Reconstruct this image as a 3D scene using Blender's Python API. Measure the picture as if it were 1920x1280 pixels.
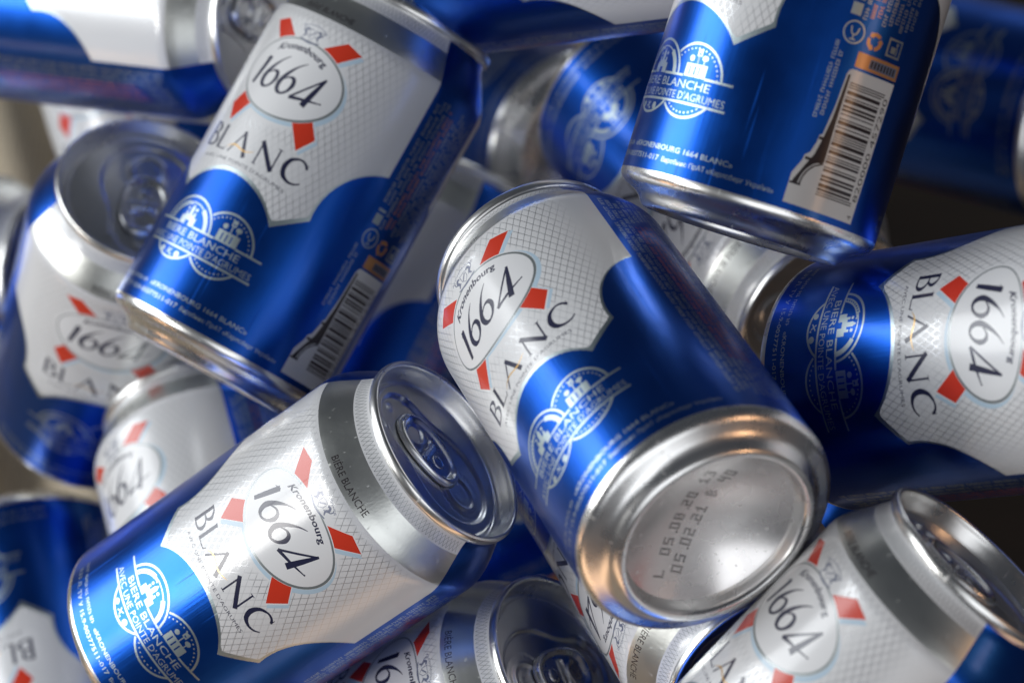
import bpy, math, random
import numpy as np
from mathutils import Vector, Matrix, noise
from mathutils.geometry import delaunay_2d_cdt

for o in list(bpy.data.objects):
    bpy.data.objects.remove(o, do_unlink=True)
scene = bpy.context.scene
COL = scene.collection
MM = 0.001
PI = math.pi

# ------------------------------------------------------------------ camera
PITCH = math.radians(62.0)                    # the camera looks down on the heap
CAM_H = 1.090
cam_data = bpy.data.cameras.new('camera')
cam = bpy.data.objects.new('camera', cam_data)
COL.objects.link(cam)
cam.location = (0, 0, CAM_H)
cam.rotation_euler = (PI / 2 - PITCH, 0, 0)
cam_data.sensor_width = 36.0
cam_data.lens = 118.41
cam_data.clip_start = 0.01
cam_data.clip_end = 60
cam_data.dof.use_dof = True
cam_data.dof.focus_distance = 0.860
cam_data.dof.aperture_fstop = 10.3
scene.camera = cam
CAM_M = Matrix.Translation(cam.location) @ cam.rotation_euler.to_matrix().to_4x4()


def cv(x, y, z):
    """a point given as right, down, forward of the camera (mm) in world metres"""
    return CAM_M @ Vector((x * MM, -y * MM, -z * MM))


def cvd(x, y, z):
    return (CAM_M.to_3x3() @ Vector((x, -y, -z))).normalized()


# ------------------------------------------------------------------ light
world = bpy.data.worlds.new('World')
scene.world = world
world.use_nodes = True
bg = world.node_tree.nodes['Background']
bg.inputs['Color'].default_value = (0.60, 0.66, 0.78, 1)
bg.inputs['Strength'].default_value = 0.055

HEAP = cv(0, 0, 900)


def window_lamp(name, direction, dist, sx, sy, power, color):
    ld = bpy.data.lights.new(name, 'AREA')
    ld.shape = 'RECTANGLE'
    ld.size, ld.size_y = sx, sy
    ld.energy = power
    ld.color = color
    lo = bpy.data.objects.new(name, ld)
    COL.objects.link(lo)
    d = cvd(*direction)
    lo.location = HEAP + d * dist
    ref = cvd(1, 0, 0) if abs(direction[0]) < 0.7 else cvd(0, 0, 1)
    xa = (ref - d * ref.dot(d)).normalized()
    lo.rotation_euler = Matrix((xa, d.cross(xa), d)).transposed().to_euler()
    return lo


window_lamp('window_light', (-0.90, 0.08, -0.42), 1.9, 0.42, 0.60, 9.5, (1.0, 0.985, 0.96))
window_lamp('wide_window_light', (-0.93, -0.26, -0.10), 2.0, 1.25, 1.15, 24, (0.95, 0.98, 1.0))
window_lamp('back_window_light', (0.27, -0.86, 0.42), 2.4, 0.50, 0.36, 5.0, (0.88, 0.94, 1.0))
window_lamp('room_light', (0.10, 0.42, -0.90), 2.2, 2.0, 1.3, 10.5, (0.95, 0.97, 1.0))
window_lamp('warm_room_light', (-0.12, 0.98, 0.06), 1.7, 2.0, 0.55, 5.5, (1.0, 0.62, 0.36))
window_lamp('warm_side_light', (-0.78, 0.52, 0.34), 1.7, 0.8, 0.6, 9.0, (1.0, 0.54, 0.26))
window_lamp('warm_wall_light', (0.80, 0.06, -0.58), 2.0, 0.22, 0.5, 1.8, (1.0, 0.55, 0.28))

scene.view_settings.view_transform = 'Standard'
scene.view_settings.look = 'None'
scene.view_settings.exposure = 0.25
scene.view_settings.gamma = 1.0
scene.view_settings.use_curve_mapping = False
scene.render.engine = 'CYCLES'
scene.cycles.max_bounces = 10
scene.cycles.glossy_bounces = 6

# ------------------------------------------------------------------ materials


def new_mat(name):
    m = bpy.data.materials.new(name)
    m.use_nodes = True
    nt = m.node_tree
    return m, nt, nt.nodes['Principled BSDF']


def N(nt, t, **kw):
    n = nt.nodes.new(t)
    for k, v in kw.items():
        setattr(n, k, v)
    return n


def setin(b, **kw):
    for k, v in kw.items():
        b.inputs[k.replace('_', ' ')].default_value = v


def own_coords(nt):
    """object coordinates shifted by a different amount on every can"""
    tc = N(nt, 'ShaderNodeTexCoord')
    oi = N(nt, 'ShaderNodeObjectInfo')
    va = N(nt, 'ShaderNodeVectorMath', operation='ADD')
    nt.links.new(tc.outputs['Object'], va.inputs[0])
    nt.links.new(oi.outputs['Random'], va.inputs[1])
    return va.outputs['Vector']


def dent_bump(nt, bsdf, strength=0.08, scale=55.0, fine=0.0):
    """soft unevenness of drawn sheet metal, so that reflections waver"""
    tc = N(nt, 'ShaderNodeTexCoord')
    no = N(nt, 'ShaderNodeTexNoise')
    no.inputs['Scale'].default_value = scale
    no.inputs['Detail'].default_value = 1.0
    nt.links.new(own_coords(nt), no.inputs['Vector'])
    bp = N(nt, 'ShaderNodeBump')
    bp.inputs['Strength'].default_value = strength
    bp.inputs['Distance'].default_value = 0.002
    nt.links.new(no.outputs['Fac'], bp.inputs['Height'])
    last = bp
    if fine:
        mp = N(nt, 'ShaderNodeMapping')
        mp.inputs['Scale'].default_value = (1, 1, 0.04)
        nt.links.new(tc.outputs['Object'], mp.inputs['Vector'])
        n2 = N(nt, 'ShaderNodeTexNoise')
        n2.inputs['Scale'].default_value = 1600
        n2.inputs['Detail'].default_value = 2.0
        nt.links.new(mp.outputs['Vector'], n2.inputs['Vector'])
        b2 = N(nt, 'ShaderNodeBump')
        b2.inputs['Strength'].default_value = fine
        b2.inputs['Distance'].default_value = 0.0001
        nt.links.new(n2.outputs['Fac'], b2.inputs['Height'])
        nt.links.new(bp.outputs['Normal'], b2.inputs['Normal'])
        last = b2
    nt.links.new(last.outputs['Normal'], bsdf.inputs['Normal'])


def smudge(nt, bsdf, lo, hi, scale=90):
    co = own_coords(nt)
    no = N(nt, 'ShaderNodeTexNoise')
    no.inputs['Scale'].default_value = scale
    no.inputs['Detail'].default_value = 5.0
    nt.links.new(co, no.inputs['Vector'])
    mr = N(nt, 'ShaderNodeMapRange')
    mr.inputs['From Min'].default_value = 0.3
    mr.inputs['From Max'].default_value = 0.7
    mr.inputs['To Min'].default_value = lo
    mr.inputs['To Max'].default_value = hi
    nt.links.new(no.outputs['Fac'], mr.inputs['Value'])
    # hairline scuffs from rubbing against other cans
    mp = N(nt, 'ShaderNodeMapping')
    mp.inputs['Rotation'].default_value = (0.5, 0.3, 0.9)
    mp.inputs['Scale'].default_value = (900, 900, 22)
    nt.links.new(co, mp.inputs['Vector'])
    n2 = N(nt, 'ShaderNodeTexNoise')
    n2.inputs['Scale'].default_value = 1.0
    n2.inputs['Detail'].default_value = 1.0
    nt.links.new(mp.outputs['Vector'], n2.inputs['Vector'])
    m2 = N(nt, 'ShaderNodeMapRange')
    m2.inputs['From Min'].default_value = 0.70
    m2.inputs['From Max'].default_value = 0.78
    m2.inputs['To Max'].default_value = 0.25
    nt.links.new(n2.outputs['Fac'], m2.inputs['Value'])
    ad = N(nt, 'ShaderNodeMath', operation='ADD')
    nt.links.new(mr.outputs['Result'], ad.inputs[0])
    nt.links.new(m2.outputs['Result'], ad.inputs[1])
    nt.links.new(ad.outputs[0], bsdf.inputs['Roughness'])


def ink(name, color, metallic=0.0, rough=(0.28, 0.36), coat=0.8, spec=0.25, bump=0.07, fine=0.0):
    m, nt, b = new_mat(name)
    setin(b, Base_Color=(*color, 1), Metallic=metallic, Coat_Weight=coat, Coat_Roughness=0.18)
    b.inputs['Specular IOR Level'].default_value = spec
    smudge(nt, b, *rough)
    dent_bump(nt, b, bump, 45, fine)
    return m


M_BLUE = ink('blue_metal_ink', (0.009, 0.096, 0.52), 1.0, (0.28, 0.35), 0.25, bump=0.09, fine=0.25)
M_SILVER = ink('silver_print', (0.48, 0.57, 0.60), 1.0, (0.34, 0.42), 0.3, bump=0.09, fine=0.25)
M_BAND = ink('grey_metal_band', (0.76, 0.78, 0.75), 1.0, (0.32, 0.40), 0.1, bump=0.05, fine=0.2)
M_RED = ink('red_ink', (0.60, 0.040, 0.016))
M_NAVY = ink('navy_ink', (0.018, 0.020, 0.055))
M_PALE = ink('pale_blue_ink', (0.46, 0.60, 0.72))
M_GOLD = ink('gold_ink', (0.62, 0.38, 0.12), 0.6)
M_DARK = ink('dark_brown_ink', (0.022, 0.014, 0.018))
M_ORANGE = ink('orange_ink', (0.55, 0.26, 0.10), 0.4)
M_SLATE = ink('slate_ink', (0.16, 0.18, 0.26), 0.1)
M_PLATE = ink('plate_ink', (0.66, 0.66, 0.66))
M_PINK = ink('pink_ink', (0.50, 0.16, 0.20), 0.3)
M_GREY = ink('grey_ink', (0.24, 0.27, 0.28), 0.4)
M_STAMP = ink('stamp_ink', (0.035, 0.033, 0.033))
M_PURE = ink('plain_white_ink', (0.72, 0.73, 0.75))

# white lacquer with the fine silver lattice printed over it
M_WHITE, nt, b = new_mat('white_lattice_ink')
setin(b, Coat_Weight=0.8, Coat_Roughness=0.18)
b.inputs['Specular IOR Level'].default_value = 0.25
uv = N(nt, 'ShaderNodeUVMap')
sep = N(nt, 'ShaderNodeSeparateXYZ')
nt.links.new(uv.outputs['UV'], sep.inputs['Vector'])


def math_n(nt, op, a, b_=None):
    n = N(nt, 'ShaderNodeMath', operation=op)
    for i, v in enumerate((a, b_)):
        if v is None:
            continue
        if isinstance(v, (int, float)):
            n.inputs[i].default_value = v
        else:
            nt.links.new(v, n.inputs[i])
    return n.outputs[0]


def lattice(nt, sx, sz, sign):
    u = math_n(nt, 'ADD', math_n(nt, 'MULTIPLY', sx, 0.857 / 1.84 * sign), math_n(nt, 'MULTIPLY', sz, 0.515 / 1.84))
    fr = math_n(nt, 'FRACT', math_n(nt, 'ADD', u, 100.0))
    d = math_n(nt, 'ABSOLUTE', math_n(nt, 'SUBTRACT', fr, 0.5))
    return math_n(nt, 'GREATER_THAN', d, 0.5 - 0.045)


g1 = lattice(nt, sep.outputs['X'], sep.outputs['Y'], 1)
g2 = lattice(nt, sep.outputs['X'], sep.outputs['Y'], -1)
g = math_n(nt, 'MAXIMUM', g1, g2)


def ramp(nt, v, a, b_):
    mr = N(nt, 'ShaderNodeMapRange')
    mr.inputs['From Min'].default_value = a
    mr.inputs['From Max'].default_value = b_
    nt.links.new(v, mr.inputs['Value'])
    return mr.outputs['Result']


ax = math_n(nt, 'ABSOLUTE', sep.outputs['X'])
fade = math_n(nt, 'MULTIPLY', ramp(nt, ax, 33.5, 25.0), ramp(nt, sep.outputs['Y'], 98.9, 97.5))
# the lattice clears away from the crossed bands and the big lettering
ez = math_n(nt, 'MULTIPLY', math_n(nt, 'SUBTRACT', sep.outputs['Y'], 79.7), 1.25)
er = math_n(nt, 'SQRT', math_n(nt, 'ADD', math_n(nt, 'POWER', sep.outputs['X'], 2.0), math_n(nt, 'POWER', ez, 2.0)))
fade = math_n(nt, 'MULTIPLY', fade, ramp(nt, er, 17.3, 19.0))
low = math_n(nt, 'MAXIMUM', ramp(nt, sep.outputs['Y'], 52.5, 50.5), ramp(nt, sep.outputs['Y'], 62.0, 63.0))
low = math_n(nt, 'MAXIMUM', low, ramp(nt, ax, 19.5, 20.5))
fade = math_n(nt, 'MULTIPLY', fade, math_n(nt, 'MULTIPLY', math_n(nt, 'MAXIMUM', low, 0.45), 0.85))
lines = math_n(nt, 'MULTIPLY', g, fade)
mix = N(nt, 'ShaderNodeMix', data_type='RGBA')
mix.inputs['A'].default_value = (0.70, 0.71, 0.73, 1)
mix.inputs['B'].default_value = (0.50, 0.52, 0.54, 1)
nt.links.new(lines, mix.inputs['Factor'])
nt.links.new(mix.outputs['Result'], b.inputs['Base Color'])
nt.links.new(math_n(nt, 'MULTIPLY', lines, 0.85), b.inputs['Metallic'])
smudge(nt, b, 0.28, 0.36)
dent_bump(nt, b, 0.05, 45)


def metal(name, color, rough, bump=0.05, scale=60, fine=0.0):
    m, nt, b = new_mat(name)
    setin(b, Base_Color=(*color, 1), Metallic=1.0)
    smudge(nt, b, rough[0], rough[1], 120)
    dent_bump(nt, b, bump, scale, fine)
    return m


M_BASE = metal('bare_aluminium', (0.90, 0.90, 0.89), (0.24, 0.32), 0.06)
M_DOME = metal('dome_aluminium', (0.90, 0.88, 0.87), (0.22, 0.30), 0.10)
M_LID = metal('lid_aluminium', (0.72, 0.73, 0.74), (0.28, 0.36), 0.05)
M_RIM = metal('rim_aluminium', (0.82, 0.82, 0.81), (0.26, 0.34), 0.03)
M_TAB = metal('tab_aluminium', (0.76, 0.77, 0.78), (0.24, 0.32), 0.03)

MATS = [M_BLUE, M_WHITE, M_SILVER, M_RED, M_NAVY, M_PALE, M_GOLD, M_DARK, M_ORANGE, M_SLATE, M_BAND, M_PLATE, M_PINK, M_PURE, M_GREY]
BLUE, WHITE, SILVER, RED, NAVY, PALE, GOLD, DARK, ORANGE, SLATE, BAND, PLATE, PINK, PURE, GREY = range(15)

# ------------------------------------------------------------------ can profile (mm)
R = 33.1
Z_EDGE = 6.55
Z_NECK = 111.4
_nz = [-5, 96.0, 98.5, 101.5, 104.5, 107.5, 109.8, 111.4]
_nr = [33.1, 33.1, 32.75, 31.45, 29.75, 28.0, 26.75, 26.2]


def rad(z):
    if z <= 96.0:
        return R
    # smooth interpolation through the shoulder points
    for i in range(1, len(_nz) - 1):
        if z <= _nz[i + 1]:
            break
    z0, z1 = _nz[i], _nz[i + 1]
    def sl(k):
        if k <= 1:
            return 0.0
        if k >= len(_nz) - 1:
            return (_nr[-1] - _nr[-2]) / (_nz[-1] - _nz[-2]) * 0.6
        return (_nr[k + 1] - _nr[k - 1]) / (_nz[k + 1] - _nz[k - 1])
    h = z1 - z0
    t = (z - z0) / h
    return ((2*t**3 - 3*t**2 + 1) * _nr[i] + (t**3 - 2*t**2 + t) * h * sl(i)
            + (-2*t**3 + 3*t**2) * _nr[i + 1] + (t**3 - t**2) * h * sl(i + 1))


# ------------------------------------------------------------------ flat print: polygons in (s, z) mm
rng = random.Random(7)


class Art:
    def __init__(self):
        self.faces = []          # (list of points, material)

    def poly(self, pts, mat):
        self.faces.append(([(float(a), float(c)) for a, c in pts], mat))

    def rect(self, s0, z0, s1, z1, mat):
        self.poly([(s0, z0), (s1, z0), (s1, z1), (s0, z1)], mat)

    def ellipse(self, cs, cz, a, b_, mat, n=40):
        self.poly([(cs + a * math.cos(2 * PI * i / n), cz + b_ * math.sin(2 * PI * i / n)) for i in range(n)], mat)

    def arc(self, cs, cz, r, w, a0, a1, mat, n=None):
        n = n or max(3, int(abs(a1 - a0) / 7))
        for i in range(n):
            t0 = math.radians(a0 + (a1 - a0) * i / n)
            t1 = math.radians(a0 + (a1 - a0) * (i + 1) / n)
            q = []
            for rr, t in ((r - w / 2, t0), (r + w / 2, t0), (r + w / 2, t1), (r - w / 2, t1)):
                q.append((cs + rr * math.cos(t), cz + rr * math.sin(t)))
            self.poly(q, mat)

    def stroke(self, pts, widths, mat, smooth=True, sub=4):
        if isinstance(widths, (int, float)):
            widths = [widths] * len(pts)
        p = [Vector(q) for q in pts]
        w = list(widths)
        if smooth and len(p) > 2:
            q, ww = [], []
            for i in range(len(p) - 1):
                a = p[max(i - 1, 0)]; b0 = p[i]; c = p[i + 1]; d = p[min(i + 2, len(p) - 1)]
                for k in range(sub):
                    t = k / sub
                    q.append(0.5 * ((2 * b0) + (c - a) * t + (2 * a - 5 * b0 + 4 * c - d) * t * t + (3 * b0 - a - 3 * c + d) * t ** 3))
                    ww.append(w[i] + (w[i + 1] - w[i]) * t)
            q.append(p[-1]); ww.append(w[-1])
            p, w = q, ww
        L, Rr = [], []
        for i in range(len(p)):
            d = (p[min(i + 1, len(p) - 1)] - p[max(i - 1, 0)])
            d.normalize()
            nrm = Vector((-d.y, d.x)) * (w[i] / 2)
            L.append(p[i] + nrm); Rr.append(p[i] - nrm)
        for i in range(len(p) - 1):
            self.poly([L[i], Rr[i], Rr[i + 1], L[i + 1]], mat)

    def text(self, body, fn, mat, shear=0.0, width=None, height=1.0, offset=0.0):
        """fn maps (x in 0..width, y in 0..height) to (s, z)"""
        for tri in text_tris(body, shear, offset):
            self.poly([fn(x * (width or 1.0), y * height) for x, y in tri], mat)


_cache = {}


def text_tris(body, shear, offset):
    """glyph triangles of the built-in font; x scaled to 0..1 over the whole line, cap height 1"""
    key = (body, shear, offset)
    if key in _cache:
        return _cache[key]
    cu = bpy.data.curves.new('t', 'FONT')
    cu.body = body
    cu.size = 1.0
    cu.shear = shear
    cu.offset = offset
    cu.resolution_u = 2
    ob = bpy.data.objects.new('t', cu)
    COL.objects.link(ob)
    dg = bpy.context.evaluated_depsgraph_get()
    me = ob.evaluated_get(dg).to_mesh()
    me.calc_loop_triangles()
    vs = [(v.co.x, v.co.y) for v in me.vertices]
    tr = [[vs[i] for i in t.vertices] for t in me.loop_triangles]
    ob.evaluated_get(dg).to_mesh_clear()
    bpy.data.objects.remove(ob)
    bpy.data.curves.remove(cu)
    x0 = min(v[0] for v in vs); x1 = max(v[0] for v in vs)
    cap = 0.70
    tr = [[((x - x0) / (x1 - x0), y / cap) for x, y in t] for t in tr]
    _cache[key] = tr
    return tr


def line_fn(s0, z0, zfun=None):
    if zfun is None:
        return lambda x, y: (s0 + x, z0 + y)
    return lambda x, y: (s0 + x, zfun(s0 + x) + y)


def up_fn(s0, z0):                 # a line that reads upwards along the can
    return lambda x, y: (s0 - y, z0 + x)


def micro_row(art, s, z0, z1, h, mat, words=True):
    """a row of small print too fine to read, running along the can"""
    z = z0
    left = rng.randint(3, 9)
    while z < z1:
        if words and left == 0:
            z += 0.75; left = rng.randint(3, 10); continue
        left -= 1
        k = rng.random(); w = 0.55
        a, b_ = s - h / 2, s + h / 2
        if k < 0.5:
            art.rect(a, z, b_, z + 0.2, mat)
            c = a + h * rng.choice((0.05, 0.45, 0.8))
            art.rect(c, z + 0.2, c + 0.2, z + w, mat)
        elif k < 0.8:
            art.rect(a, z, b_, z + 0.2, mat)
            art.rect(a, z + 0.4, b_, z + 0.58, mat)
        else:
            art.rect(a, z, a + 0.22, z + w, mat)
            art.rect(b_ - 0.22, z, b_, z + w, mat)
            art.rect(a + 0.22, z, b_ - 0.22, z + 0.18, mat)
        z += 0.78


def micro_line(art, z, s0, s1, h, mat):
    s = s0
    left = rng.randint(3, 9)
    while s < s1:
        if left == 0:
            s += 0.7; left = rng.randint(3, 10); continue
        left -= 1
        art.rect(s, z, s + 0.2, z + h, mat)
        k = rng.random()
        if k < 0.6:
            zz = z + h * rng.choice((0.0, 0.4, 0.8)) * 0.95
            art.rect(s + 0.2, zz, s + 0.52, zz + 0.2, mat)
        else:
            art.rect(s + 0.36, z, s + 0.54, z + h * 0.7, mat)
        s += 0.74


def circle3(p, q, r):
    ax, ay = p; bx, by = q; cx, cy = r
    d = 2 * (ax * (by - cy) + bx * (cy - ay) + cx * (ay - by))
    ux = ((ax*ax + ay*ay) * (by - cy) + (bx*bx + by*by) * (cy - ay) + (cx*cx + cy*cy) * (ay - by)) / d
    uy = ((ax*ax + ay*ay) * (cx - bx) + (bx*bx + by*by) * (ax - cx) + (cx*cx + cy*cy) * (bx - ax)) / d
    return ux, uy, math.hypot(ax - ux, ay - uy)


def arc3(p, q, r, n):
    cx, cy, rr = circle3(p, q, r)
    a0 = math.atan2(p[1] - cy, p[0] - cx); a1 = math.atan2(q[1] - cy, q[0] - cx); a2 = math.atan2(r[1] - cy, r[0] - cx)
    def unwrap(a, ref):
        while a - ref > PI: a -= 2 * PI
        while a - ref < -PI: a += 2 * PI
        return a
    a1 = unwrap(a1, a0); a2 = unwrap(a2, a1)
    return [(cx + rr * math.cos(a0 + (a2 - a0) * i / n), cy + rr * math.sin(a0 + (a2 - a0) * i / n)) for i in range(n + 1)]


def front_art():
    A = Art()
    A.rect(-40, Z_EDGE, 40, Z_NECK, BLUE)
    # --- the shaped white panel with its silver trim
    half = []
    half += arc3((0.0, 49.6), (8.6, 47.75), (17.0, 40.9), 10)
    half += [(25.9, 47.7)]
    side = arc3((25.9, 47.7), (28.3, 60.2), (40.0, 69.0), 12)
    half += side[1:]
    half += [(40.0, Z_NECK)]
    outline = [(-s, z) for s, z in half[::-1]] + half[1:]
    A.poly(outline, SILVER)
    inner = []
    inner += [(s * 0.985, z + 1.15) for s, z in half[:10]] + [(17.1, 42.75)]
    inner += [(25.05, 48.5)]
    inner += [(s - 0.75 * (1 - i / 12) - 0.05, z + 0.75 * (0.25 + 0.2 * i / 12)) for i, (s, z) in enumerate(side[1:-1], 1)]
    inner += [(40.0, 69.3), (40.0, Z_NECK)]
    A.poly([(-s, z) for s, z in inner[::-1]] + inner[1:], WHITE)
    # --- neck: metal band, lattice of small crosses
    A.rect(-40, 99.3, 40, 107.5, BAND)
    A.rect(-40, 107.5, 40, Z_NECK, PURE)
    s = -39.4
    while s < 38.6:
        A.stroke([(s, 107.9), (s + 0.75, 109.3), (s + 1.5, 110.7)], 0.12, GREY, False)
        A.stroke([(s, 110.7), (s + 0.75, 109.3), (s + 1.5, 107.9)], 0.12, GREY, False)
        s += 1.5
    A.text('BIÈRE BLANCHE', line_fn(-9.5, 100.5), DARK, width=18.6, height=1.75)
    # --- crossed red bands behind the oval
    red = {
        1: [(3.2, 87.2), (4.9, 90.7), (11.3, 95.4), (16.5, 93.9), (10.6, 88.5), (7.5, 84.5)],
        2: [(5.2, 73.5), (7.5, 69.9), (13.0, 62.6), (16.4, 67.6), (12.9, 72.3), (9.0, 76.0)],
    }
    for sg in (-1, 1):
        for k, pts in red.items():
            A.poly([(sg * s + 1.15, z - 0.8) for s, z in pts], PALE)
    A.ellipse(1.05, 78.85, 17.8, 12.1, PALE, 64)
    for sg in (-1, 1):
        for k, pts in red.items():
            c = Vector((sum(p[0] for p in pts) / 6, sum(p[1] for p in pts) / 6))
            A.poly([(sg * (s + (s - c.x) * 0.07), z + (z - c.y) * 0.07) for s, z in pts], PURE)
            A.poly([(sg * s, z) for s, z in pts], RED)
    A.ellipse(0, 79.7, 17.8, 12.0, PURE, 64)
    A.ellipse(0.15, 79.6, 17.55, 11.75, GREY, 64)
    A.ellipse(0, 79.7, 16.95, 11.2, PURE, 64)
    # --- numerals
    A.stroke([(-12.2, 74.7), (-11.1, 79.1), (-10.05, 83.4)], [1.2, 1.5, 1.55], NAVY, False)
    A.stroke([(-9.75, 83.5), (-10.8, 82.9), (-11.6, 82.3)], [0.3, 0.3, 0.12], NAVY)
    six = [(-2.6, 85.4), (-4.9, 83.6), (-7.2, 80.7), (-8.55, 77.7), (-8.1, 75.5), (-6.5, 74.85), (-4.75, 76.0), (-3.85, 78.2), (-4.4, 79.85), (-6.0, 80.0), (-7.7, 78.7)]
    sw = [0.16, 0.5, 1.15, 1.6, 1.4, 0.68, 0.8, 1.4, 1.2, 0.55, 0.24]
    A.stroke(six, sw, NAVY, sub=5)
    A.stroke([(s + 6.45, z) for s, z in six], sw, NAVY, sub=5)
    A.stroke([(10.95, 83.5), (7.1, 79.2), (3.3, 75.0)], [0.55, 0.6, 0.68], NAVY, False)
    A.stroke([(3.2, 75.0), (8.0, 76.0), (12.6, 76.9)], [1.05, 0.75, 0.32], NAVY, False)
    A.stroke([(11.0, 83.7), (9.5, 78.9), (8.05, 74.2)], [0.75, 1.5, 1.85], NAVY, False)
    A.ellipse(12.7, 76.95, 0.27, 0.27, NAVY, 10)
    # --- brewery name arched inside the top of the oval, crest above
    for dx, dz in ((0.0, 0.0), (0.13, 0.05)):
        A.text('Kronenbourg', line_fn(-9.3 + dx, 0, lambda s: 85.5 + dz + 2.35 * (1 - (s / 9.6) ** 2)), NAVY, shear=0.28, width=18.0, height=2.0, offset=0.012)
    A.text('Kronenbourg', line_fn(-4.6, 0, lambda s: 94.4 + 1.3 * (1 - (s / 4.8) ** 2)), SLATE, shear=0.2, width=9.2, height=0.85)
    A.poly([(-1.15, 94.6), (1.15, 94.6), (1.1, 92.8), (0, 91.6), (-1.1, 92.8)], PURE)
    A.stroke([(-1.15, 94.6), (1.15, 94.6), (1.1, 92.8), (0, 91.6), (-1.1, 92.8), (-1.15, 94.6)], 0.2, SLATE, False)
    A.stroke([(-0.7, 92.6), (0.8, 94.2)], 0.4, SLATE, False)
    for sg in (-1, 1):
        A.stroke([(sg * 1.5, 94.3), (sg * 2.3, 94.6), (sg * 2.7, 93.7), (sg * 2.2, 92.9), (sg * 2.8, 91.9)], [0.5, 0.7, 0.8, 0.7, 0.3], SLATE)
        A.stroke([(sg * 2.5, 93.4), (sg * 3.4, 93.8), (sg * 3.6, 94.8), (sg * 3.2, 95.2)], [0.4, 0.3, 0.3, 0.15], SLATE)
        A.stroke([(sg * 2.4, 93.0), (sg * 1.6, 92.6)], [0.35, 0.25], SLATE)
    A.stroke([(-3.6, 91.5), (-1.5, 91.0), (0, 90.9), (1.5, 91.0), (3.6, 91.5)], [0.3, 0.5, 0.6, 0.5, 0.3], SLATE)
    # --- large lettering
    A.stroke([(-17.6, 54.15), (-17.6, 61.1)], 1.1, NAVY)
    A.stroke([(-18.3, 61.0), (-16.3, 60.95), (-14.75, 59.6), (-15.5, 58.1), (-17.4, 57.8)], [0.35, 0.55, 1.2, 0.6, 0.3], NAVY)
    A.stroke([(-17.4, 57.85), (-15.0, 57.55), (-13.85, 55.95), (-15.0, 54.45), (-18.3, 54.25)], [0.3, 0.55, 1.3, 0.6, 0.35], NAVY)
    A.stroke([(-11.8, 61.1), (-11.8, 54.15)], 1.1, NAVY)
    A.stroke([(-12.5, 61.0), (-11.1, 61.0)], 0.24, NAVY)
    A.stroke([(-12.5, 54.3), (-10.2, 54.3), (-8.5, 54.35)], [0.3, 0.36, 0.36], NAVY)
    A.stroke([(-8.5, 54.2), (-8.15, 55.4)], [0.36, 0.2], NAVY)
    A.stroke([(-6.7, 54.2), (-3.3, 60.9)], 0.52, NAVY)
    A.stroke([(-3.5, 61.3), (-0.2, 54.2)], [1.05, 1.3], NAVY)
    A.stroke([(3.75, 54.2), (3.75, 60.7)], 0.52, NAVY)
    A.stroke([(3.1, 54.3), (4.4, 54.3)], 0.24, NAVY)
    A.stroke([(3.3, 61.1), (9.6, 54.2)], 1.3, NAVY)
    A.stroke([(9.5, 54.2), (9.5, 60.9)], 0.52, NAVY)
    A.stroke([(8.8, 60.95), (10.2, 60.95)], 0.24, NAVY)
    A.stroke([(18.35, 59.6), (17.3, 60.75), (15.5, 61.1), (13.4, 60.0), (12.45, 57.6), (13.2, 55.2), (15.3, 54.1), (17.2, 54.3), (18.6, 55.2)],
             [0.75, 0.68, 0.58, 1.05, 1.5, 1.3, 0.75, 0.55, 0.32], NAVY, sub=5)
    A.stroke([(18.35, 60.9), (18.4, 59.4)], [0.2, 0.3], NAVY)
    A.stroke([(-7.7, 55.3), (-6.2, 56.45), (-4.4, 56.75), (-2.6, 56.3), (-0.8, 56.05), (1.0, 56.5), (2.4, 57.1)],
             [0.08, 0.34, 0.46, 0.42, 0.36, 0.24, 0.08], GOLD)
    A.text("AVEC UNE POINTE D'AGRUMES", line_fn(-15.7, 0, lambda s: 50.6 + 1.2 * (1 - (s / 16) ** 2)), NAVY, width=31.4, height=1.05)
    # --- emblem of two medallions
    for cs, sgn in ((7.5, 1), (-6.8, -1)):
        if sgn < 0:
            A.ellipse(cs, 30.1, 10.0, 10.0, BLUE, 48)
        A.arc(cs, 30.1, 9.35, 0.62, 0, 360, SILVER, 56)
    for k in range(0, 360, 9):
        t = math.radians(k)
        s, z = 7.5 + 8.1 * math.cos(t), 30.1 + 8.1 * math.sin(t)
        if math.hypot(s + 6.8, z - 30.1) > 10.3:
            A.ellipse(s, z, 0.27, 0.27, SILVER, 6)
    A.arc(-6.8, 30.1, 7.55, 0.34, 20, 160, SILVER, 20)
    A.arc(-6.8, 30.1, 7.5, 1.25, 112, 172, SILVER, 10)
    A.arc(-6.8, 30.1, 7.5, 1.35, 8, 58, SILVER, 10)
    for k in range(118, 170, 7):
        t = math.radians(k)
        A.ellipse(-6.8 + 7.5 * math.cos(t), 30.1 + 7.5 * math.sin(t), 0.3, 0.3, BLUE, 5)
    A.rect(-20, 24.1, 20.4, 31.1, BLUE)
    for s0, s1 in ((-19.8, -10.2), (-3.6, 4.5), (11.9, 20.2)):
        A.rect(s0, 30.75, s1, 31.35, SILVER)
    A.rect(-19.7, 24.1, 20.0, 24.7, SILVER)
    A.text('BIERE BLANCHE', line_fn(-14.3, 27.95), SILVER, width=28.6, height=2.1)
    A.text("AVEC UNE POINTE D'AGRUMES", line_fn(-19.2, 25.15), SILVER, width=38.6, height=1.95, offset=-0.004)
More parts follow.
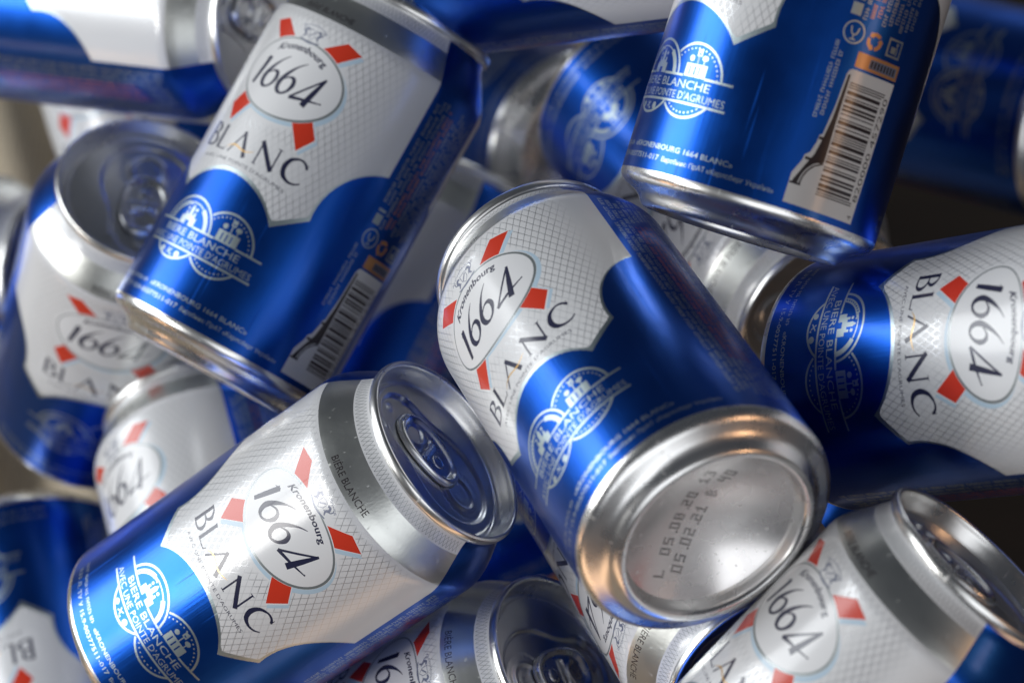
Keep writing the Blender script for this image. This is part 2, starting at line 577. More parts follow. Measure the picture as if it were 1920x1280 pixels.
    # cathedral
    for s0, z0, s1, z1 in ((-9.9, 30.9, -8.3, 33.4), (-5.4, 30.9, -3.8, 33.4), (-8.3, 32.3, -5.4, 34.0), (-8.9, 33.4, -8.2, 34.8), (-5.5, 33.4, -4.8, 34.8),
                           (-7.5, 34.0, -6.2, 35.7), (-8.3, 30.9, -7.7, 32.3), (-6.0, 30.9, -5.4, 32.3)):
        A.rect(s0, z0, s1, z1, SILVER)
    A.poly([(-7.6, 35.7), (-6.1, 35.7), (-6.85, 37.2)], SILVER)
    A.ellipse(-8.6, 35.6, 0.45, 0.45, SILVER, 8)
    A.ellipse(-5.2, 35.8, 0.5, 0.5, SILVER, 8)
    A.stroke([(-9.3, 36.7), (-8.7, 37.1), (-8.0, 36.8)], 0.45, SILVER)
    # brew house and fruit
    A.rect(4.8, 31.0, 11.8, 34.3, SILVER)
    for k in range(3):
        A.rect(6.2 + k * 1.55, 31.5, 6.62 + k * 1.55, 33.7, BLUE)
    A.stroke([(8.3, 34.3), (8.3, 37.4)], 0.34, SILVER)
    A.rect(7.55, 36.3, 9.1, 38.1, SILVER)
    A.rect(7.95, 36.7, 8.7, 37.1, BLUE)
    A.ellipse(6.1, 35.6, 0.8, 0.8, SILVER, 12)
    A.ellipse(10.4, 36.0, 0.95, 0.75, SILVER, 12)
    A.stroke([(10.4, 34.3), (10.4, 35.4)], 0.3, SILVER)
    # seeds below the lower rule
    A.ellipse(-10.4, 22.6, 0.85, 0.85, SILVER, 12)
    A.stroke([(-8.3, 22.0), (-6.4, 23.3)], 0.34, SILVER)
    A.stroke([(-8.0, 23.4), (-6.8, 21.8)], 0.34, SILVER)
    A.ellipse(-4.0, 22.4, 0.95, 0.95, SILVER, 12)
    A.ellipse(-6.3, 21.7, 0.3, 0.3, SILVER, 8)
    # --- foot lines
    micro_line(A, 12.1, -29.5, -8.5, 1.15, SILVER)
    A.text('«KRONENBOURG 1664 BLANC»', line_fn(-7.5, 12.1), SILVER, width=33.5, height=1.35, offset=0.008)
    A.text('0,33 Л. ТУ У 15.9-00377511-017', line_fn(-29.5, 9.3), SILVER, width=34.5, height=1.35, offset=0.008)
    A.text('Виробник: ПрАТ «Карлсберг Україна»', line_fn(6.2, 9.3), SILVER, width=31.0, height=1.2, offset=0.004)
    return A


def ean13(num):
    Lc = ['0001101', '0011001', '0010011', '0111101', '0100011', '0110001', '0101111', '0111011', '0110111', '0001011']
    par = ['LLLLLL', 'LLGLGG', 'LLGGLG', 'LLGGGL', 'LGLLGG', 'LGGLLG', 'LGGGLL', 'LGLGLG', 'LGLGGL', 'LGGLGL'][int(num[0])]
    out = '101'
    for d, p in zip(num[1:7], par):
        c = Lc[int(d)]
        if p == 'G':
            c = ''.join('1' if x == '0' else '0' for x in c)[::-1]
        out += c
    out += '01010'
    for d in num[7:]:
        out += ''.join('1' if x == '0' else '0' for x in Lc[int(d)])
    return out + '101'


def side_one():                    # the strip with the bar code, s from 40 to 64
    A = Art()
    A.rect(40, Z_EDGE, 64, Z_NECK, BLUE)
    plate = [(40.05, 8.3), (60.9, 8.3), (60.9, 43.8), (47.2, 43.8), (46.4, 43.3), (46.0, 42.2), (45.6, 34.0), (44.7, 26.6), (44.0, 26.2), (43.9, 24.6), (43.0, 21.6), (41.9, 20.6), (41.6, 19.0), (40.05, 15.6)]
    A.poly(plate, PLATE)
    A.poly([(40.9, 14.2), (42.9, 18.7), (44.2, 21.4), (45.0, 25.2), (45.9, 31.0), (46.5, 42.3), (47.1, 42.3), (47.1, 31.0), (47.3, 19.6), (45.3, 18.6), (44.0, 17.2), (43.2, 15.4), (42.9, 13.4), (40.7, 13.4)], DARK)
    A.stroke([(42.3, 13.6), (42.8, 15.9), (43.8, 17.8), (45.3, 19.2), (47.2, 20.0)], 0.28, PLATE)
    A.rect(44.1, 25.2, 46.9, 25.9, DARK)
    A.rect(42.2, 19.6, 47.0, 20.3, DARK)
    A.rect(40.2, 13.1, 43.1, 13.6, DARK)
    code = ean13('4820000457290')
    z = 12.3
    mod = 28.4 / 95
    i = 0
    while i < 95:
        if code[i] == '1':
            j = i
            while j < 95 and code[j] == '1':
                j += 1
            A.rect(47.6, z + i * mod, 58.0 if i > 2 and j < 93 else 58.9, z + j * mod, DARK)
            i = j
        else:
            i += 1
    A.text('820000', up_fn(60.4, 13.6), DARK, width=12.4, height=1.6)
    A.text('457290', up_fn(60.4, 27.4), DARK, width=12.4, height=1.6)
    A.text('4', up_fn(60.3, 9.2), DARK, width=1.0, height=1.5)
    # orange panel
    A.rect(47.3, 44.5, 60.9, 48.3, ORANGE)
    A.rect(51.2, 45.2, 60.2, 47.5, SLATE)
    for k in range(8):
        A.rect(51.6 + k * 1.05, 45.5, 52.2 + k * 1.05, 47.2, DARK)
    # glass symbol in a ring
    A.arc(44.6, 52.3, 2.7, 0.4, 0, 360, SILVER, 28)
    A.stroke([(43.6, 53.6), (43.9, 52.2), (44.6, 51.7), (45.4, 52.2), (45.7, 53.6)], 0.4, SILVER)
    A.stroke([(44.6, 51.7), (44.6, 50.6)], 0.35, SILVER)
    A.stroke([(43.8, 50.5), (45.4, 50.5)], 0.35, SILVER)
    # recycling loop
    for k in range(3):
        t = 90 + 120 * k
        A.arc(50.7, 51.7, 1.75, 0.95, t - 46, t + 34, ORANGE, 8)
        a = math.radians(t + 34)
        c = (50.7 + 1.75 * math.cos(a), 51.7 + 1.75 * math.sin(a))
        d = (-math.sin(a), math.cos(a)); e = (math.cos(a), math.sin(a))
        A.poly([(c[0] + e[0] * 0.9, c[1] + e[1] * 0.9), (c[0] - e[0] * 0.9, c[1] - e[1] * 0.9), (c[0] + d[0] * 0.95, c[1] + d[1] * 0.95)], ORANGE)
    # litter bin symbol in a square
    A.rect(54.8, 49.6, 59.6, 54.2, SILVER)
    A.rect(55.3, 50.1, 59.1, 53.7, BLUE)
    A.rect(56.1, 50.6, 57.7, 52.2, SILVER)
    A.ellipse(57.9, 53.0, 0.45, 0.45, SILVER, 8)
    A.stroke([(57.9, 52.5), (58.2, 51.2), (58.0, 50.3)], 0.4, SILVER)
    # small print
    for k, s in enumerate((41.3, 42.9)):
        micro_row(A, s, 30 + k, 49 - 2 * k, 1.0, SILVER)
    A.rect(42.2, 56.4, 44.9, 59.4, SILVER)
    A.rect(42.2, 60.2, 44.9, 61.0, SILVER)
    for k in range(9):
        s = 46.2 + k * 1.85
        micro_row(A, s, 56 + (k % 3) * 0.8, 95.5 - (k % 4) * 1.5, 1.15, ORANGE if k in (1, 2) else SILVER)
    micro_row(A, 42.6, 63, 94, 1.2, SILVER)
    micro_row(A, 44.4, 63, 95, 1.2, SILVER)
    return A


def side_two():                    # the strip of dense small print
    A = Art()
    A.rect(40, Z_EDGE, 64, Z_NECK, BLUE)
    for k in range(11):
        s = 42.6 + k * 1.9
        if 3 <= k <= 6:
            micro_row(A, s, 12.0, 26.0, 1.2, SILVER)
            micro_row(A, s, 27.0, 80.0 + k, 1.2, PINK)
            micro_row(A, s, 82.5 + k, 95.5, 1.2, SILVER)
        else:
            micro_row(A, s, 12.0 + (k % 3), 95.5 - (k % 4), 1.2, SILVER)
    return A


def build_section(A, s0, s1, strips):
    """constrained triangulation of the print; returns verts (s,z), faces, materials"""
    verts, faces = [], []
    for pts, m in A.faces:
        i0 = len(verts)
        area = 0
        for i in range(len(pts)):
            a = pts[i]; b_ = pts[(i + 1) % len(pts)]
            area += a[0] * b_[1] - b_[0] * a[1]
        if area < 0:
            pts = pts[::-1]
        for s, z in pts:
            verts.append(Vector((min(max(s, s0), s1), min(max(z, Z_EDGE), Z_NECK))))
        faces.append(list(range(i0, len(verts))))
    edges = []
    for k in range(1, strips):
        s = s0 + (s1 - s0) * k / strips
        i = len(verts)
        verts += [Vector((s, Z_EDGE)), Vector((s, Z_NECK))]
        edges.append((i, i + 1))
    for z in [Z_EDGE + 0.0] + list(np.arange(95.8, Z_NECK, 0.95)):
        i = len(verts)
        verts += [Vector((s0, z)), Vector((s1, z))]
        edges.append((i, i + 1))
    for f in faces:
        edges += [(f[i], f[(i + 1) % len(f)]) for i in range(len(f))]
    ov, oe, of, _, _, _ = delaunay_2d_cdt(verts, edges, [], 0, 1e-4)
    P2 = np.array([(v.x, v.y) for v in ov])
    T = np.array([list(f) for f in of])
    Ar = np.cross(P2[T[:, 1]] - P2[T[:, 0]], P2[T[:, 2]] - P2[T[:, 0]])
    T = T[np.abs(Ar) > 1e-7]
    cen = P2[T].mean(axis=1)
    order = np.argsort(cen[:, 0])
    cx, cz = cen[order, 0], cen[order, 1]
    mat = np.zeros(len(cx), dtype=int)
    for f, (_, m) in zip(faces, A.faces):
        q = np.array([(verts[i].x, verts[i].y) for i in f])
        i0, i1 = np.searchsorted(cx, (q[:, 0].min(), q[:, 0].max()))
        if i1 <= i0:
            continue
        sx, sz = cx[i0:i1], cz[i0:i1]
        ins = np.zeros(len(sx), dtype=bool)
        n = len(q)
        for i in range(n):
            (xa, za), (xb, zb) = q[i], q[(i + 1) % n]
            if za == zb:
                continue
            c = (sz < za) != (sz < zb)
            ins ^= c & (sx < xa + (xb - xa) * (sz - za) / (zb - za))
        mat[i0:i1][ins] = m
    mats = np.empty(len(cx), dtype=int)
    mats[order] = mat
    out_f, out_m = T.tolist(), mats.tolist()
    return [(v.x, v.y) for v in ov], out_f, out_m


def build_body_mesh():
    fr = build_section(front_art(), -40, 40, 34)
    s1 = build_section(side_one(), 40, 64, 11)
    s2 = build_section(side_two(), 40, 64, 11)
    C = 2 * PI * R
    hw = (C / 2 - 80.0)            # width of a side strip
    V, F, Mi, UV, NR = [], [], [], [], []
    def add(sec, shift, scale_side):
        vs, fs, ms = sec
        o = len(V)
        for s, z in vs:
            ss = s if not scale_side else 40 + (s - 40) * hw / 24.0
            th = (ss / R) + shift
            r = rad(z)
            e = 0.05
            sl = (rad(min(z + e, Z_NECK)) - rad(z - e)) / (min(z + e, Z_NECK) - z + e)
            V.append((r * math.cos(th) * MM, r * math.sin(th) * MM, z * MM))
            n = Vector((math.cos(th), math.sin(th), -sl)); n.normalize()
            NR.append(n)
            UV.append((s, z))
        for f, m in zip(fs, ms):
            F.append([i + o for i in f]); Mi.append(m)
    add(fr, 0.0, False)
    add(s1, 0.0, True)
    add(fr, PI, False)
    add(s2, PI, True)
    me = bpy.data.meshes.new('printed_body')
    me.from_pydata(V, [], F)
    for m in MATS:
        me.materials.append(m)
    me.polygons.foreach_set('material_index', Mi)
    uvl = me.uv_layers.new(name='UVMap')
    li = np.empty(len(me.loops), dtype=np.int32)
    me.loops.foreach_get('vertex_index', li)
    uvl.data.foreach_set('uv', np.array(UV, dtype=np.float32)[li].ravel())
    me.polygons.foreach_set('use_smooth', [True] * len(F))
    me.normals_split_custom_set_from_vertices(NR)
    me.update()
    print('body mesh', len(V), 'verts', len(F), 'faces')
    return me


def lathe(name, prof, seg, mats, matfun=None, closed_first=False, closed_last=False):
    V, F, Mi = [], [], []
    for r, z in prof:
        for k in range(seg):
            a = 2 * PI * k / seg
            V.append((r * math.cos(a) * MM, r * math.sin(a) * MM, z * MM))
    for i in range(len(prof) - 1):
        for k in range(seg):
            a, b_ = i * seg + k, i * seg + (k + 1) % seg
            F.append((a, b_, b_ + seg, a + seg)); Mi.append(matfun(i) if matfun else 0)
    if closed_last:
        c = len(V); V.append((0, 0, prof[-1][1] * MM)); o = (len(prof) - 1) * seg
        for k in range(seg):
            F.append((o + k, o + (k + 1) % seg, c)); Mi.append(matfun(len(prof) - 2) if matfun else 0)
    me = bpy.data.meshes.new(name)
    me.from_pydata(V, [], F)
    for m in mats:
        me.materials.append(m)
    me.polygons.foreach_set('material_index', Mi)
    me.polygons.foreach_set('use_smooth', [True] * len(F))
    me.update()
    return me


def smooth_prof(pts, sub=4):
    p = [Vector(q) for q in pts]
    out = []
    for i in range(len(p) - 1):
        a = p[max(i - 1, 0)]; b_ = p[i]; c = p[i + 1]; d = p[min(i + 2, len(p) - 1)]
        for k in range(sub):
            t = k / sub
            q = 0.5 * ((2 * b_) + (c - a) * t + (2 * a - 5 * b_ + 4 * c - d) * t * t + (3 * b_ - a - 3 * c + d) * t ** 3)
            out.append((q.x, q.y))
    out.append(tuple(p[-1]))
    return out


# base: chamfer, concave step, stand ring, inner wall, dome
base_prof = smooth_prof([(33.1, 6.56), (33.02, 5.6), (32.55, 4.5), (31.5, 3.5), (29.9, 2.75), (28.4, 2.0), (27.2, 0.95), (26.3, -0.3), (25.5, -1.15), (24.6, -1.5),
                         (23.7, -1.3), (23.05, -0.4), (22.75, 0.8), (22.5, 2.0), (22.2, 2.9)])
dome_prof = [(22.2 * math.cos(t) if False else 22.2 * (1 - k / 20), 2.9 + 7.2 * (1 - (1 - k / 20) ** 2)) for k, t in ((k, 0) for k in range(20))]
rim_prof = smooth_prof([(26.2, 111.38), (26.35, 111.7), (26.85, 112.05), (27.1, 112.7), (27.1, 113.6), (26.9, 114.3), (26.4, 114.65), (25.85, 114.45), (25.6, 113.9), (25.45, 112.8), (25.15, 111.6),
                        (24.75, 110.0), (24.3, 108.9), (23.8, 108.5), (23.3, 108.7), (22.95, 109.3), (22.7, 109.75), (22.2, 109.9)], 3)


def ss(e0, e1, x):
    t = min(max((x - e0) / (e1 - e0), 0), 1)
    return t * t * (3 - 2 * t)


def lid_height(x, y):
    """stamped relief of the lid, tear panel towards +x"""
    r = math.hypot(x, y)
    h = 0.0
    # keyhole shaped sunk field
    d1 = math.hypot((x - 6.5) / 1.0, y / 0.98) - 13.0
    cx = min(max(x, -12.0), 4.0)
    d2 = math.hypot(x - cx, y) - 8.6
    k = 3.0
    d = -math.log(math.exp(-d1 / k) + math.exp(-d2 / k)) * k
    h -= 0.9 * ss(0.7, -0.4, d)
    # raised bead round the opening, and the score
    e = math.hypot((x - 11.2) / 1.0, y / 0.92)
    ang = math.atan2(y, x - 11.2)
    h += 0.55 * math.exp(-((e - 5.2) / 0.55) ** 2) * ss(2.75, 2.2, abs(ang))
    h -= 0.30 * math.exp(-((e - 7.9) / 0.22) ** 2)
    h += 0.12 * math.exp(-((e - 2.6) / 0.9) ** 2) * ss(2.2, 1.5, abs(ang))
    for bx, by in ((-18.0, 0.0), (-16.0, 8.0), (-16.0, -8.0)):
        h += 0.6 * math.exp(-((x - bx) ** 2 + (y - by) ** 2) / 0.9)
    return h * ss(22.0, 20.8, r)


def build_lid_panel():
    V, F = [(0, 0, (109.9 + lid_height(0, 0)) * MM)], []
    nr, ns = 54, 120
    for i in range(1, nr + 1):
        r = 22.25 * i / nr
        for k in range(ns):
            a = 2 * PI * k / ns
            x, y = r * math.cos(a), r * math.sin(a)
            V.append((x * MM, y * MM, (109.9 + lid_height(x, y)) * MM))
    for k in range(ns):
        F.append((0, 1 + k, 1 + (k + 1) % ns))
    for i in range(nr - 1):
        for k in range(ns):
            a = 1 + i * ns + k; b_ = 1 + i * ns + (k + 1) % ns
            F.append((a, a + ns, b_ + ns, b_))
    me = bpy.data.meshes.new('lid_panel')
    me.from_pydata(V, [], F)
    me.materials.append(M_LID)
    me.polygons.foreach_set('use_smooth', [True] * len(F))
    return me


def tab_outline(a):
    # finger end at -x, nose at +x
    c, s = math.cos(a), math.sin(a)
    n = 2.5
    k = (abs(c) ** n + abs(s) ** n) ** (-1 / n)
    x = -2.8 + 11.6 * k * c
    w = 7.6 - 0.9 * max(0, (x + 2.8) / 11.6)
    y = w * k * s
    return x, y


def tab_height(x, y, k):
    h = 0.55
    h += 0.75 * math.exp(-((k - 0.88) / 0.09) ** 2)            # rolled edge
    if k > 0.93:
        h -= 1.1 * ((k - 0.93) / 0.07) ** 2
    h -= 0.35 * ss(0.80, 0.70, k)
    # finger recess and its ridge
    e = math.hypot((x + 8.6) / 3.9, y / 4.4)
    h += 0.40 * math.exp(-((e - 0.85) / 0.13) ** 2) * ss(-8.9, -6.8, x)
    h -= 0.25 * ss(0.75, 0.55, e)
    # slot in front of the rivet island
    sl = max(abs(x + 4.0) - 0.22, 0) * 2.8 + max(abs(y) - 3.6, 0)
    h -= 0.85 * ss(0.7, 0.1, sl)
    h += 0.3 * math.exp(-((x + 2.2) / 0.5) ** 2) * ss(4.6, 4.0, abs(y))
    return h


def build_tab():
    nk, ns = 44, 112
    V, F = [(-2.8 * MM, 0, tab_height(-2.8, 0, 0) * MM)], []
    for i in range(1, nk + 1):
        k = i / nk
        for j in range(ns):
            ox, oy = tab_outline(2 * PI * j / ns)
            x, y = -2.8 + (ox + 2.8) * k, oy * k
            V.append((x * MM, y * MM, tab_height(x, y, k) * MM))
    for j in range(ns):
        F.append((0, 1 + j, 1 + (j + 1) % ns))
    for i in range(nk - 1):
        for j in range(ns):
            a = 1 + i * ns + j; b_ = 1 + i * ns + (j + 1) % ns
            F.append((a, a + ns, b_ + ns, b_))
    # turned under edge
    o = 1 + (nk - 1) * ns
    o2 = len(V)
    for j in range(ns):
        ox, oy = tab_outline(2 * PI * j / ns)
        V.append(((-2.8 + (ox + 2.8) * 0.97) * MM, oy * 0.97 * MM, -0.35 * MM))
    for j in range(ns):
        F.append((o + j, o2 + j, o2 + (j + 1) % ns, o + (j + 1) % ns))
    me = bpy.data.meshes.new('tab')
    me.from_pydata(V, [], F)
    me.materials.append(M_TAB)
    me.polygons.foreach_set('use_smooth', [True] * len(F))
    return me


ME_BODY = build_body_mesh()
ME_BASE = lathe('base', base_prof, 128, [M_BASE])
ME_DOME = lathe('dome', dome_prof, 96, [M_DOME], closed_last=True)
ME_RIM = lathe('rim', rim_prof, 128, [M_RIM])
ME_LID = build_lid_panel()
ME_TAB = build_tab()
ME_RIVET = lathe('rivet', [(2.1, 0.0), (2.05, 0.12), (1.7, 0.26), (1.1, 0.30), (0.5, 0.30)], 28, [M_TAB], closed_last=True)


def build_date_print():
    """dot-printed date code lying on the dome"""
    A = Art()
    th = math.radians(84)
    ux = Vector((math.cos(th + 0.06), math.sin(th + 0.06)))
    uy = Vector((-ux.y, ux.x)) * -1.0
    V, F = [], []
    font = {'0': ['111', '101', '101', '101', '111'], '1': ['010', '110', '010', '010', '111'], '2': ['111', '001', '111', '100', '111'],
            '3': ['111', '001', '011', '001', '111'], '4': ['101', '101', '111', '001', '001'], '5': ['111', '100', '111', '001', '111'],
            '8': ['111', '101', '111', '101', '111'], 'L': ['100', '100', '100', '100', '111'], 'B': ['110', '101', '110', '101', '110'],
            '.': ['000', '000', '000', '000', '010'], ' ': ['000'] * 5}
    def put(txt, x0, y0):
        x = x0
        for ch in txt:
            g = font[ch]
            for r_ in range(5):
                for c_ in range(3):
                    if g[r_][c_] == '1':
                        px, py = x + c_ * 0.62, y0 - r_ * 0.66
                        i = len(V)
                        for k in range(8):
                            a = PI / 4 * k
                            qx, qy = px + 0.225 * math.cos(a), py + 0.225 * math.sin(a)
                            p = DATE_O + DATE_X * qx + DATE_Y * qy
                            rr = min(p.length / 22.2, 1)
                            V.append((p.x * MM, p.y * MM, (2.9 + 7.2 * (1 - rr ** 2) - 0.10) * MM))
                        F.append(list(range(i, i + 8))[::-1])
            x += 1.5 if ch == '.' else 2.55
    put('L 05.08.20 13', 0.0, 0.0)
    put('05.02.21 B 40', 1.6, -5.0)
    me = bpy.data.meshes.new('date_print')
    me.from_pydata(V, [], F)
    me.materials.append(M_STAMP)
    return me


# direction of the date code measured on the nearest base
DATE_X = Vector((0.10, 0.995)); DATE_X.normalize()
DATE_Y = Vector((DATE_X.y, -DATE_X.x))
DATE_O = Vector((3.4, -18.2))
ME_DATE = build_date_print()

# ------------------------------------------------------------------ cans


def link(name, me, parent, loc=(0, 0, 0), rotz=0.0):
    o = bpy.data.objects.new(name, me)
    COL.objects.link(o)
    o.parent = parent
    o.location = loc
    o.rotation_euler = (0, 0, rotz)
    return o


def rodrigues(v):
    v = Vector(v)
    return Matrix.Rotation(v.length, 3, v.normalized())


def add_can(pose, label, lid_angle, turned=False, side_out=False):
    rv, t = pose
    Rm = rodrigues(rv)
    if side_out:                                # turn the blue strip towards the viewer
        v = Rm.transposed() @ Vector((0, 0, -1))
        Rm = Rm @ Matrix.Rotation(math.atan2(v.y, v.x) - PI / 2, 3, 'Z')
    elif turned:
        Rm = Rm @ Matrix.Rotation(PI, 3, 'Z')
    o = bpy.data.objects.new('beer_can', None)
    COL.objects.link(o)
    o.empty_display_size = 0.02
    flip = Matrix(((1, 0, 0), (0, -1, 0), (0, 0, -1)))          # right/down/forward -> camera axes
    m = CAM_M.to_3x3() @ flip @ Rm
    M4 = m.to_4x4()
    M4.translation = cv(*t)
    o.matrix_world = M4
    o['label'] = label
    o['category'] = 'can'
    o['group'] = 'heap of printed beer cans'
    link('body', ME_BODY, o)
    base = link('base', ME_BASE, o)
    link('dome', ME_DOME, base)
    link('date_print', ME_DATE, base, rotz=PI if turned else 0.0)
    lid = link('lid', ME_LID, o, rotz=math.radians(lid_angle) + (PI if turned else 0.0))
    link('rim', ME_RIM, lid)
    link('tab', ME_TAB, lid, (0, 0, 109.75 * MM))
    link('rivet', ME_RIVET, lid, (1.2 * MM, 0, 109.95 * MM))
    return o


POSES = {
    'A': ((0.7389, 0.7012, -2.5088), (48.05, 45.68, 798.43)),
    'B': ((0.3920, 2.0294, -0.5236), (-100.98, 86.95, 925.76)),
    'C': ((0.3983, 1.6089, -1.2901), (-85.28, 7.35, 948.22)),
    'L': ((-0.1526, 2.4095, -0.2060), (84.50, 11.47, 882.56)),
    'H': ((0.2181, 1.8838, -1.7194), (57.20, -27.80, 843.12)),
    'D': ((1.5886, 1.9201, -0.4196), (-135.90, 22.87, 1080.87)),
    'M': ((-0.1386, 2.0477, -1.2119), (38.40, 135.32, 833.47)),
    'N': ((-0.1233, 2.2590, -0.7228), (-63.56, 139.20, 956.19)),
    'E': ((-0.7602, 2.0332, -0.2276), (-165.12, -110.74, 1070.66)),
    'F': ((0.7049, 1.1231, -2.3827), (-68.50, 111.48, 971.60)),
    'G': ((0.0616, 2.1780, -0.0344), (-23.89, -113.38, 958.14)),
    'I': ((-0.4376, 2.3458, 0.7332), (34.59, -78.06, 1039.87)),
    'J': ((0.1006, -0.6122, 0.5529), (23.76, -62.63, 1119.28)),
    'O': ((-0.1079, 2.5748, 0.8474), (22.34, 17.43, 934.67)),
    'P': ((1.2684, 0.1529, -2.4988), (185.71, -69.62, 1088.04)),
    'Q': ((-0.9166, 2.0814, 1.0131), (-158.05, 61.92, 1085.76)),
    'T': ((0.0687, 1.7573, -1.6893), (-61.78, 49.82, 1074.86)),
    'S': ((1.2395, 1.4937, -1.7270), (-103.15, -14.62, 1128.88)),
    'R': ((-1.2033, 1.5997, -0.7380), (-259.55, -29.17, 1139.24)),
    'W': ((0.0739, 1.1094, -0.5947), (-37.37, 99.37, 1063.12)),
    'X': ((-0.8725, 1.0783, 0.0351), (20.99, -13.69, 1050.76)),
    'AA': ((-0.3473, -0.7261, -1.2970), (113.75, -143.60, 1010.13)),
    'Y': ((0.5587, 0.9898, -1.0194), (-17.11, -0.19, 1211.18)),
}
LABELS = {
    'A': ('can in the centre showing its bare base with a printed date code', 0),
    'B': ('sharp can at lower left with its lid and tab towards the centre can', 112),
    'C': ('upright leaning can left of centre, bar code strip on its right side', 60),
    'L': ('can at the right edge lying sideways with lettering turned to read downwards', 40),
    'H': ('tall can at upper right with large bar code strip and silver base', 20),
    'D': ('blurred can at left with its lid and pull tab facing up', 184),
    'M': ('can at lower right corner with dark shaded lid and grey neck band', 145),
    'N': ('can at bottom edge left of centre with dark lid showing stamped beads', 21),
    'E': ('blurred can at top left corner lying sideways, lid towards the right', 200),
    'F': ('blurred white can wedged between the lidded left can and the sharp lower left can', 0),
    'G': ('can cut by the top edge in the middle, blue foot towards the left', 0),
    'I': ('can behind the centre can with blue medallion foot pointing to upper left', 30),
    'J': ('shaded can deep in the gap at top centre with its base facing out', 0),
    'O': ('can under the base of the centre can, mostly hidden, neck towards bottom right', 0),
    'P': ('dark shaded can in the upper right corner with its foot at the right edge', 0),
    'Q': ('upside down can in the lower left corner with inverted lettering', 0),
    'T': ('shaded can in the gap between the bar code left can and the centre can', 0),
    'S': ('can peeking out behind the lidded left can below the top left can', 0),
    'W': ('added filler can darkening the gap under the lid of the sharp lower left can', 0),  # filler, put in to make this gap read black
    'X': ('added filler can showing a dark sliver beneath the centre can', 0),  # filler added under the centre can to keep light out of the gaps
    'Y': ('added filler can darkening the bottom of the gap at top centre', 0),  # deep filler added to close the gap with darkness
    'AA': ('added unseen can blocking light behind the tall upper right can', 0),  # out of sight, added only to keep window light off the corner can
    'R': ('can cut by the left edge beside the lidded left can, near the sackcloth', 0),
}
for key, pose in POSES.items():
    add_can(pose, *LABELS[key], turned=key in 'ABEGTNLO', side_out=key in ('U', 'V', 'W', 'X', 'Y', 'Z', 'AA'))

# ------------------------------------------------------------------ sackcloth the heap lies on
M_CLOTH, nt, b = new_mat('sackcloth')
tc = N(nt, 'ShaderNodeTexCoord')
w1 = N(nt, 'ShaderNodeTexWave', wave_type='BANDS', bands_direction='X')
w2 = N(nt, 'ShaderNodeTexWave', wave_type='BANDS', bands_direction='Y')
for w in (w1, w2):
    w.inputs['Scale'].default_value = 170
    w.inputs['Distortion'].default_value = 1.5
    w.inputs['Detail'].default_value = 2
    nt.links.new(tc.outputs['Object'], w.inputs['Vector'])
mx = math_n(nt, 'MULTIPLY', w1.outputs['Fac'], w2.outputs['Fac'])
no = N(nt, 'ShaderNodeTexNoise')
no.inputs['Scale'].default_value = 30
no.inputs['Detail'].default_value = 6
nt.links.new(tc.outputs['Object'], no.inputs['Vector'])
cr = N(nt, 'ShaderNodeMix', data_type='RGBA')
cr.inputs['A'].default_value = (0.46, 0.38, 0.27, 1)
cr.inputs['B'].default_value = (0.80, 0.71, 0.56, 1)
nt.links.new(math_n(nt, 'ADD', math_n(nt, 'MULTIPLY', mx, 0.55), math_n(nt, 'MULTIPLY', no.outputs['Fac'], 0.5)), cr.inputs['Factor'])
nt.links.new(cr.outputs['Result'], b.inputs['Base Color'])
setin(b, Roughness=0.95)
bp = N(nt, 'ShaderNodeBump')
bp.inputs['Strength'].default_value = 0.8
bp.inputs['Distance'].default_value = 0.001
nt.links.new(mx, bp.inputs['Height'])
nt.links.new(bp.outputs['Normal'], b.inputs['Normal'])

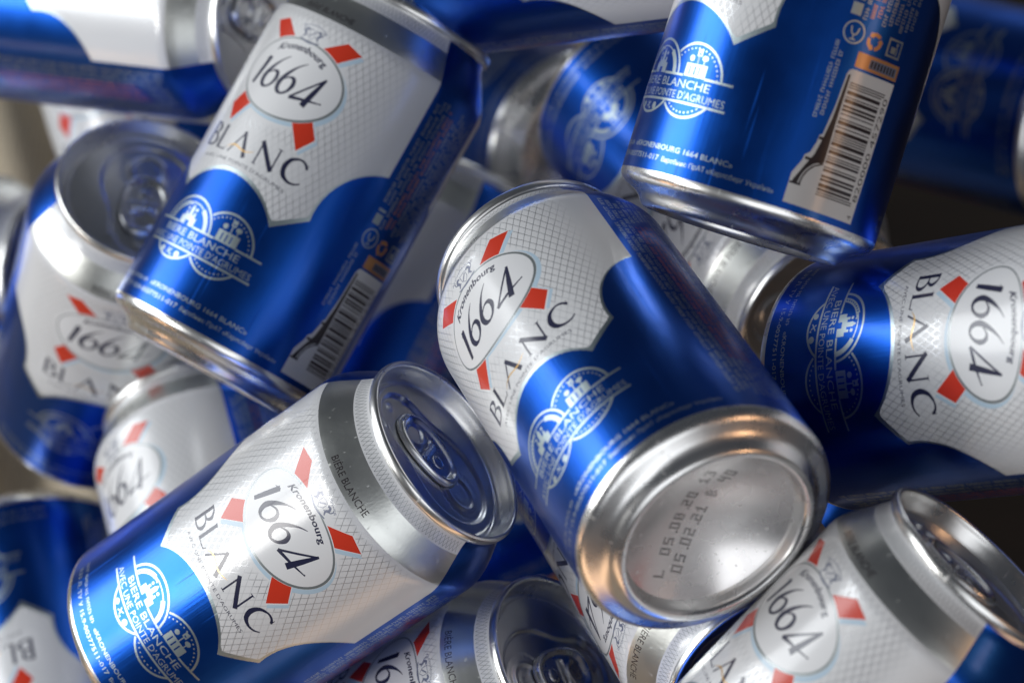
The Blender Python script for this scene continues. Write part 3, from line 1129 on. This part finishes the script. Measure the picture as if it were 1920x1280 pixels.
V, F = [], []
nx, ny = 150, 130
x0, x1, y0, y1 = -0.62, 0.085, 0.05, 0.98
for j in range(ny + 1):
    for i in range(nx + 1):
        x = x0 + (x1 - x0) * i / nx
        y = y0 + (y1 - y0) * j / ny
        p = Vector((x * 5.0, y * 5.0, 0.3))
        z = 0.020 * noise.noise(p) + 0.016 * noise.noise(p * 2.7 + Vector((3, 1, 0))) + 0.012 * math.sin(x * 95 + y * 30 + 5 * noise.noise(p * 0.7)) - 0.012
        V.append((x, y, z - 0.012))
for j in range(ny):
    for i in range(nx):
        a = j * (nx + 1) + i
        F.append((a, a + 1, a + nx + 2, a + nx + 1))
me = bpy.data.meshes.new('sackcloth_ground')
me.from_pydata(V, [], F)
me.materials.append(M_CLOTH)
me.polygons.foreach_set('use_smooth', [True] * len(F))
ground = bpy.data.objects.new('ground', me)
COL.objects.link(ground)
ground['kind'] = 'structure'
ground['label'] = 'creased brown sackcloth the cans lie on'

# added dark surface under the cloth, so open gaps read black
M_ADDED_TABLE, nt, b = new_mat('added_dark_table')
setin(b, Roughness=0.55)
tc = N(nt, 'ShaderNodeTexCoord')
mp = N(nt, 'ShaderNodeMapping')
mp.inputs['Scale'].default_value = (4, 60, 4)
nt.links.new(tc.outputs['Object'], mp.inputs['Vector'])
no = N(nt, 'ShaderNodeTexNoise')
no.inputs['Scale'].default_value = 2.0
no.inputs['Detail'].default_value = 6
nt.links.new(mp.outputs['Vector'], no.inputs['Vector'])
cr = N(nt, 'ShaderNodeMix', data_type='RGBA')
cr.inputs['A'].default_value = (0.012, 0.008, 0.005, 1)
cr.inputs['B'].default_value = (0.035, 0.022, 0.013, 1)
nt.links.new(no.outputs['Fac'], cr.inputs['Factor'])
nt.links.new(cr.outputs['Result'], b.inputs['Base Color'])
me = bpy.data.meshes.new('added_table_top')
me.from_pydata([(-0.9, -0.2, -0.08), (0.9, -0.2, -0.08), (0.9, 1.3, -0.08), (-0.9, 1.3, -0.08)], [], [(0, 1, 2, 3)])
me.materials.append(M_ADDED_TABLE)
added_table = bpy.data.objects.new('added_floor', me)
COL.objects.link(added_table)
added_table['kind'] = 'structure'
added_table['label'] = 'added dark surface under the sackcloth that keeps the gaps black'
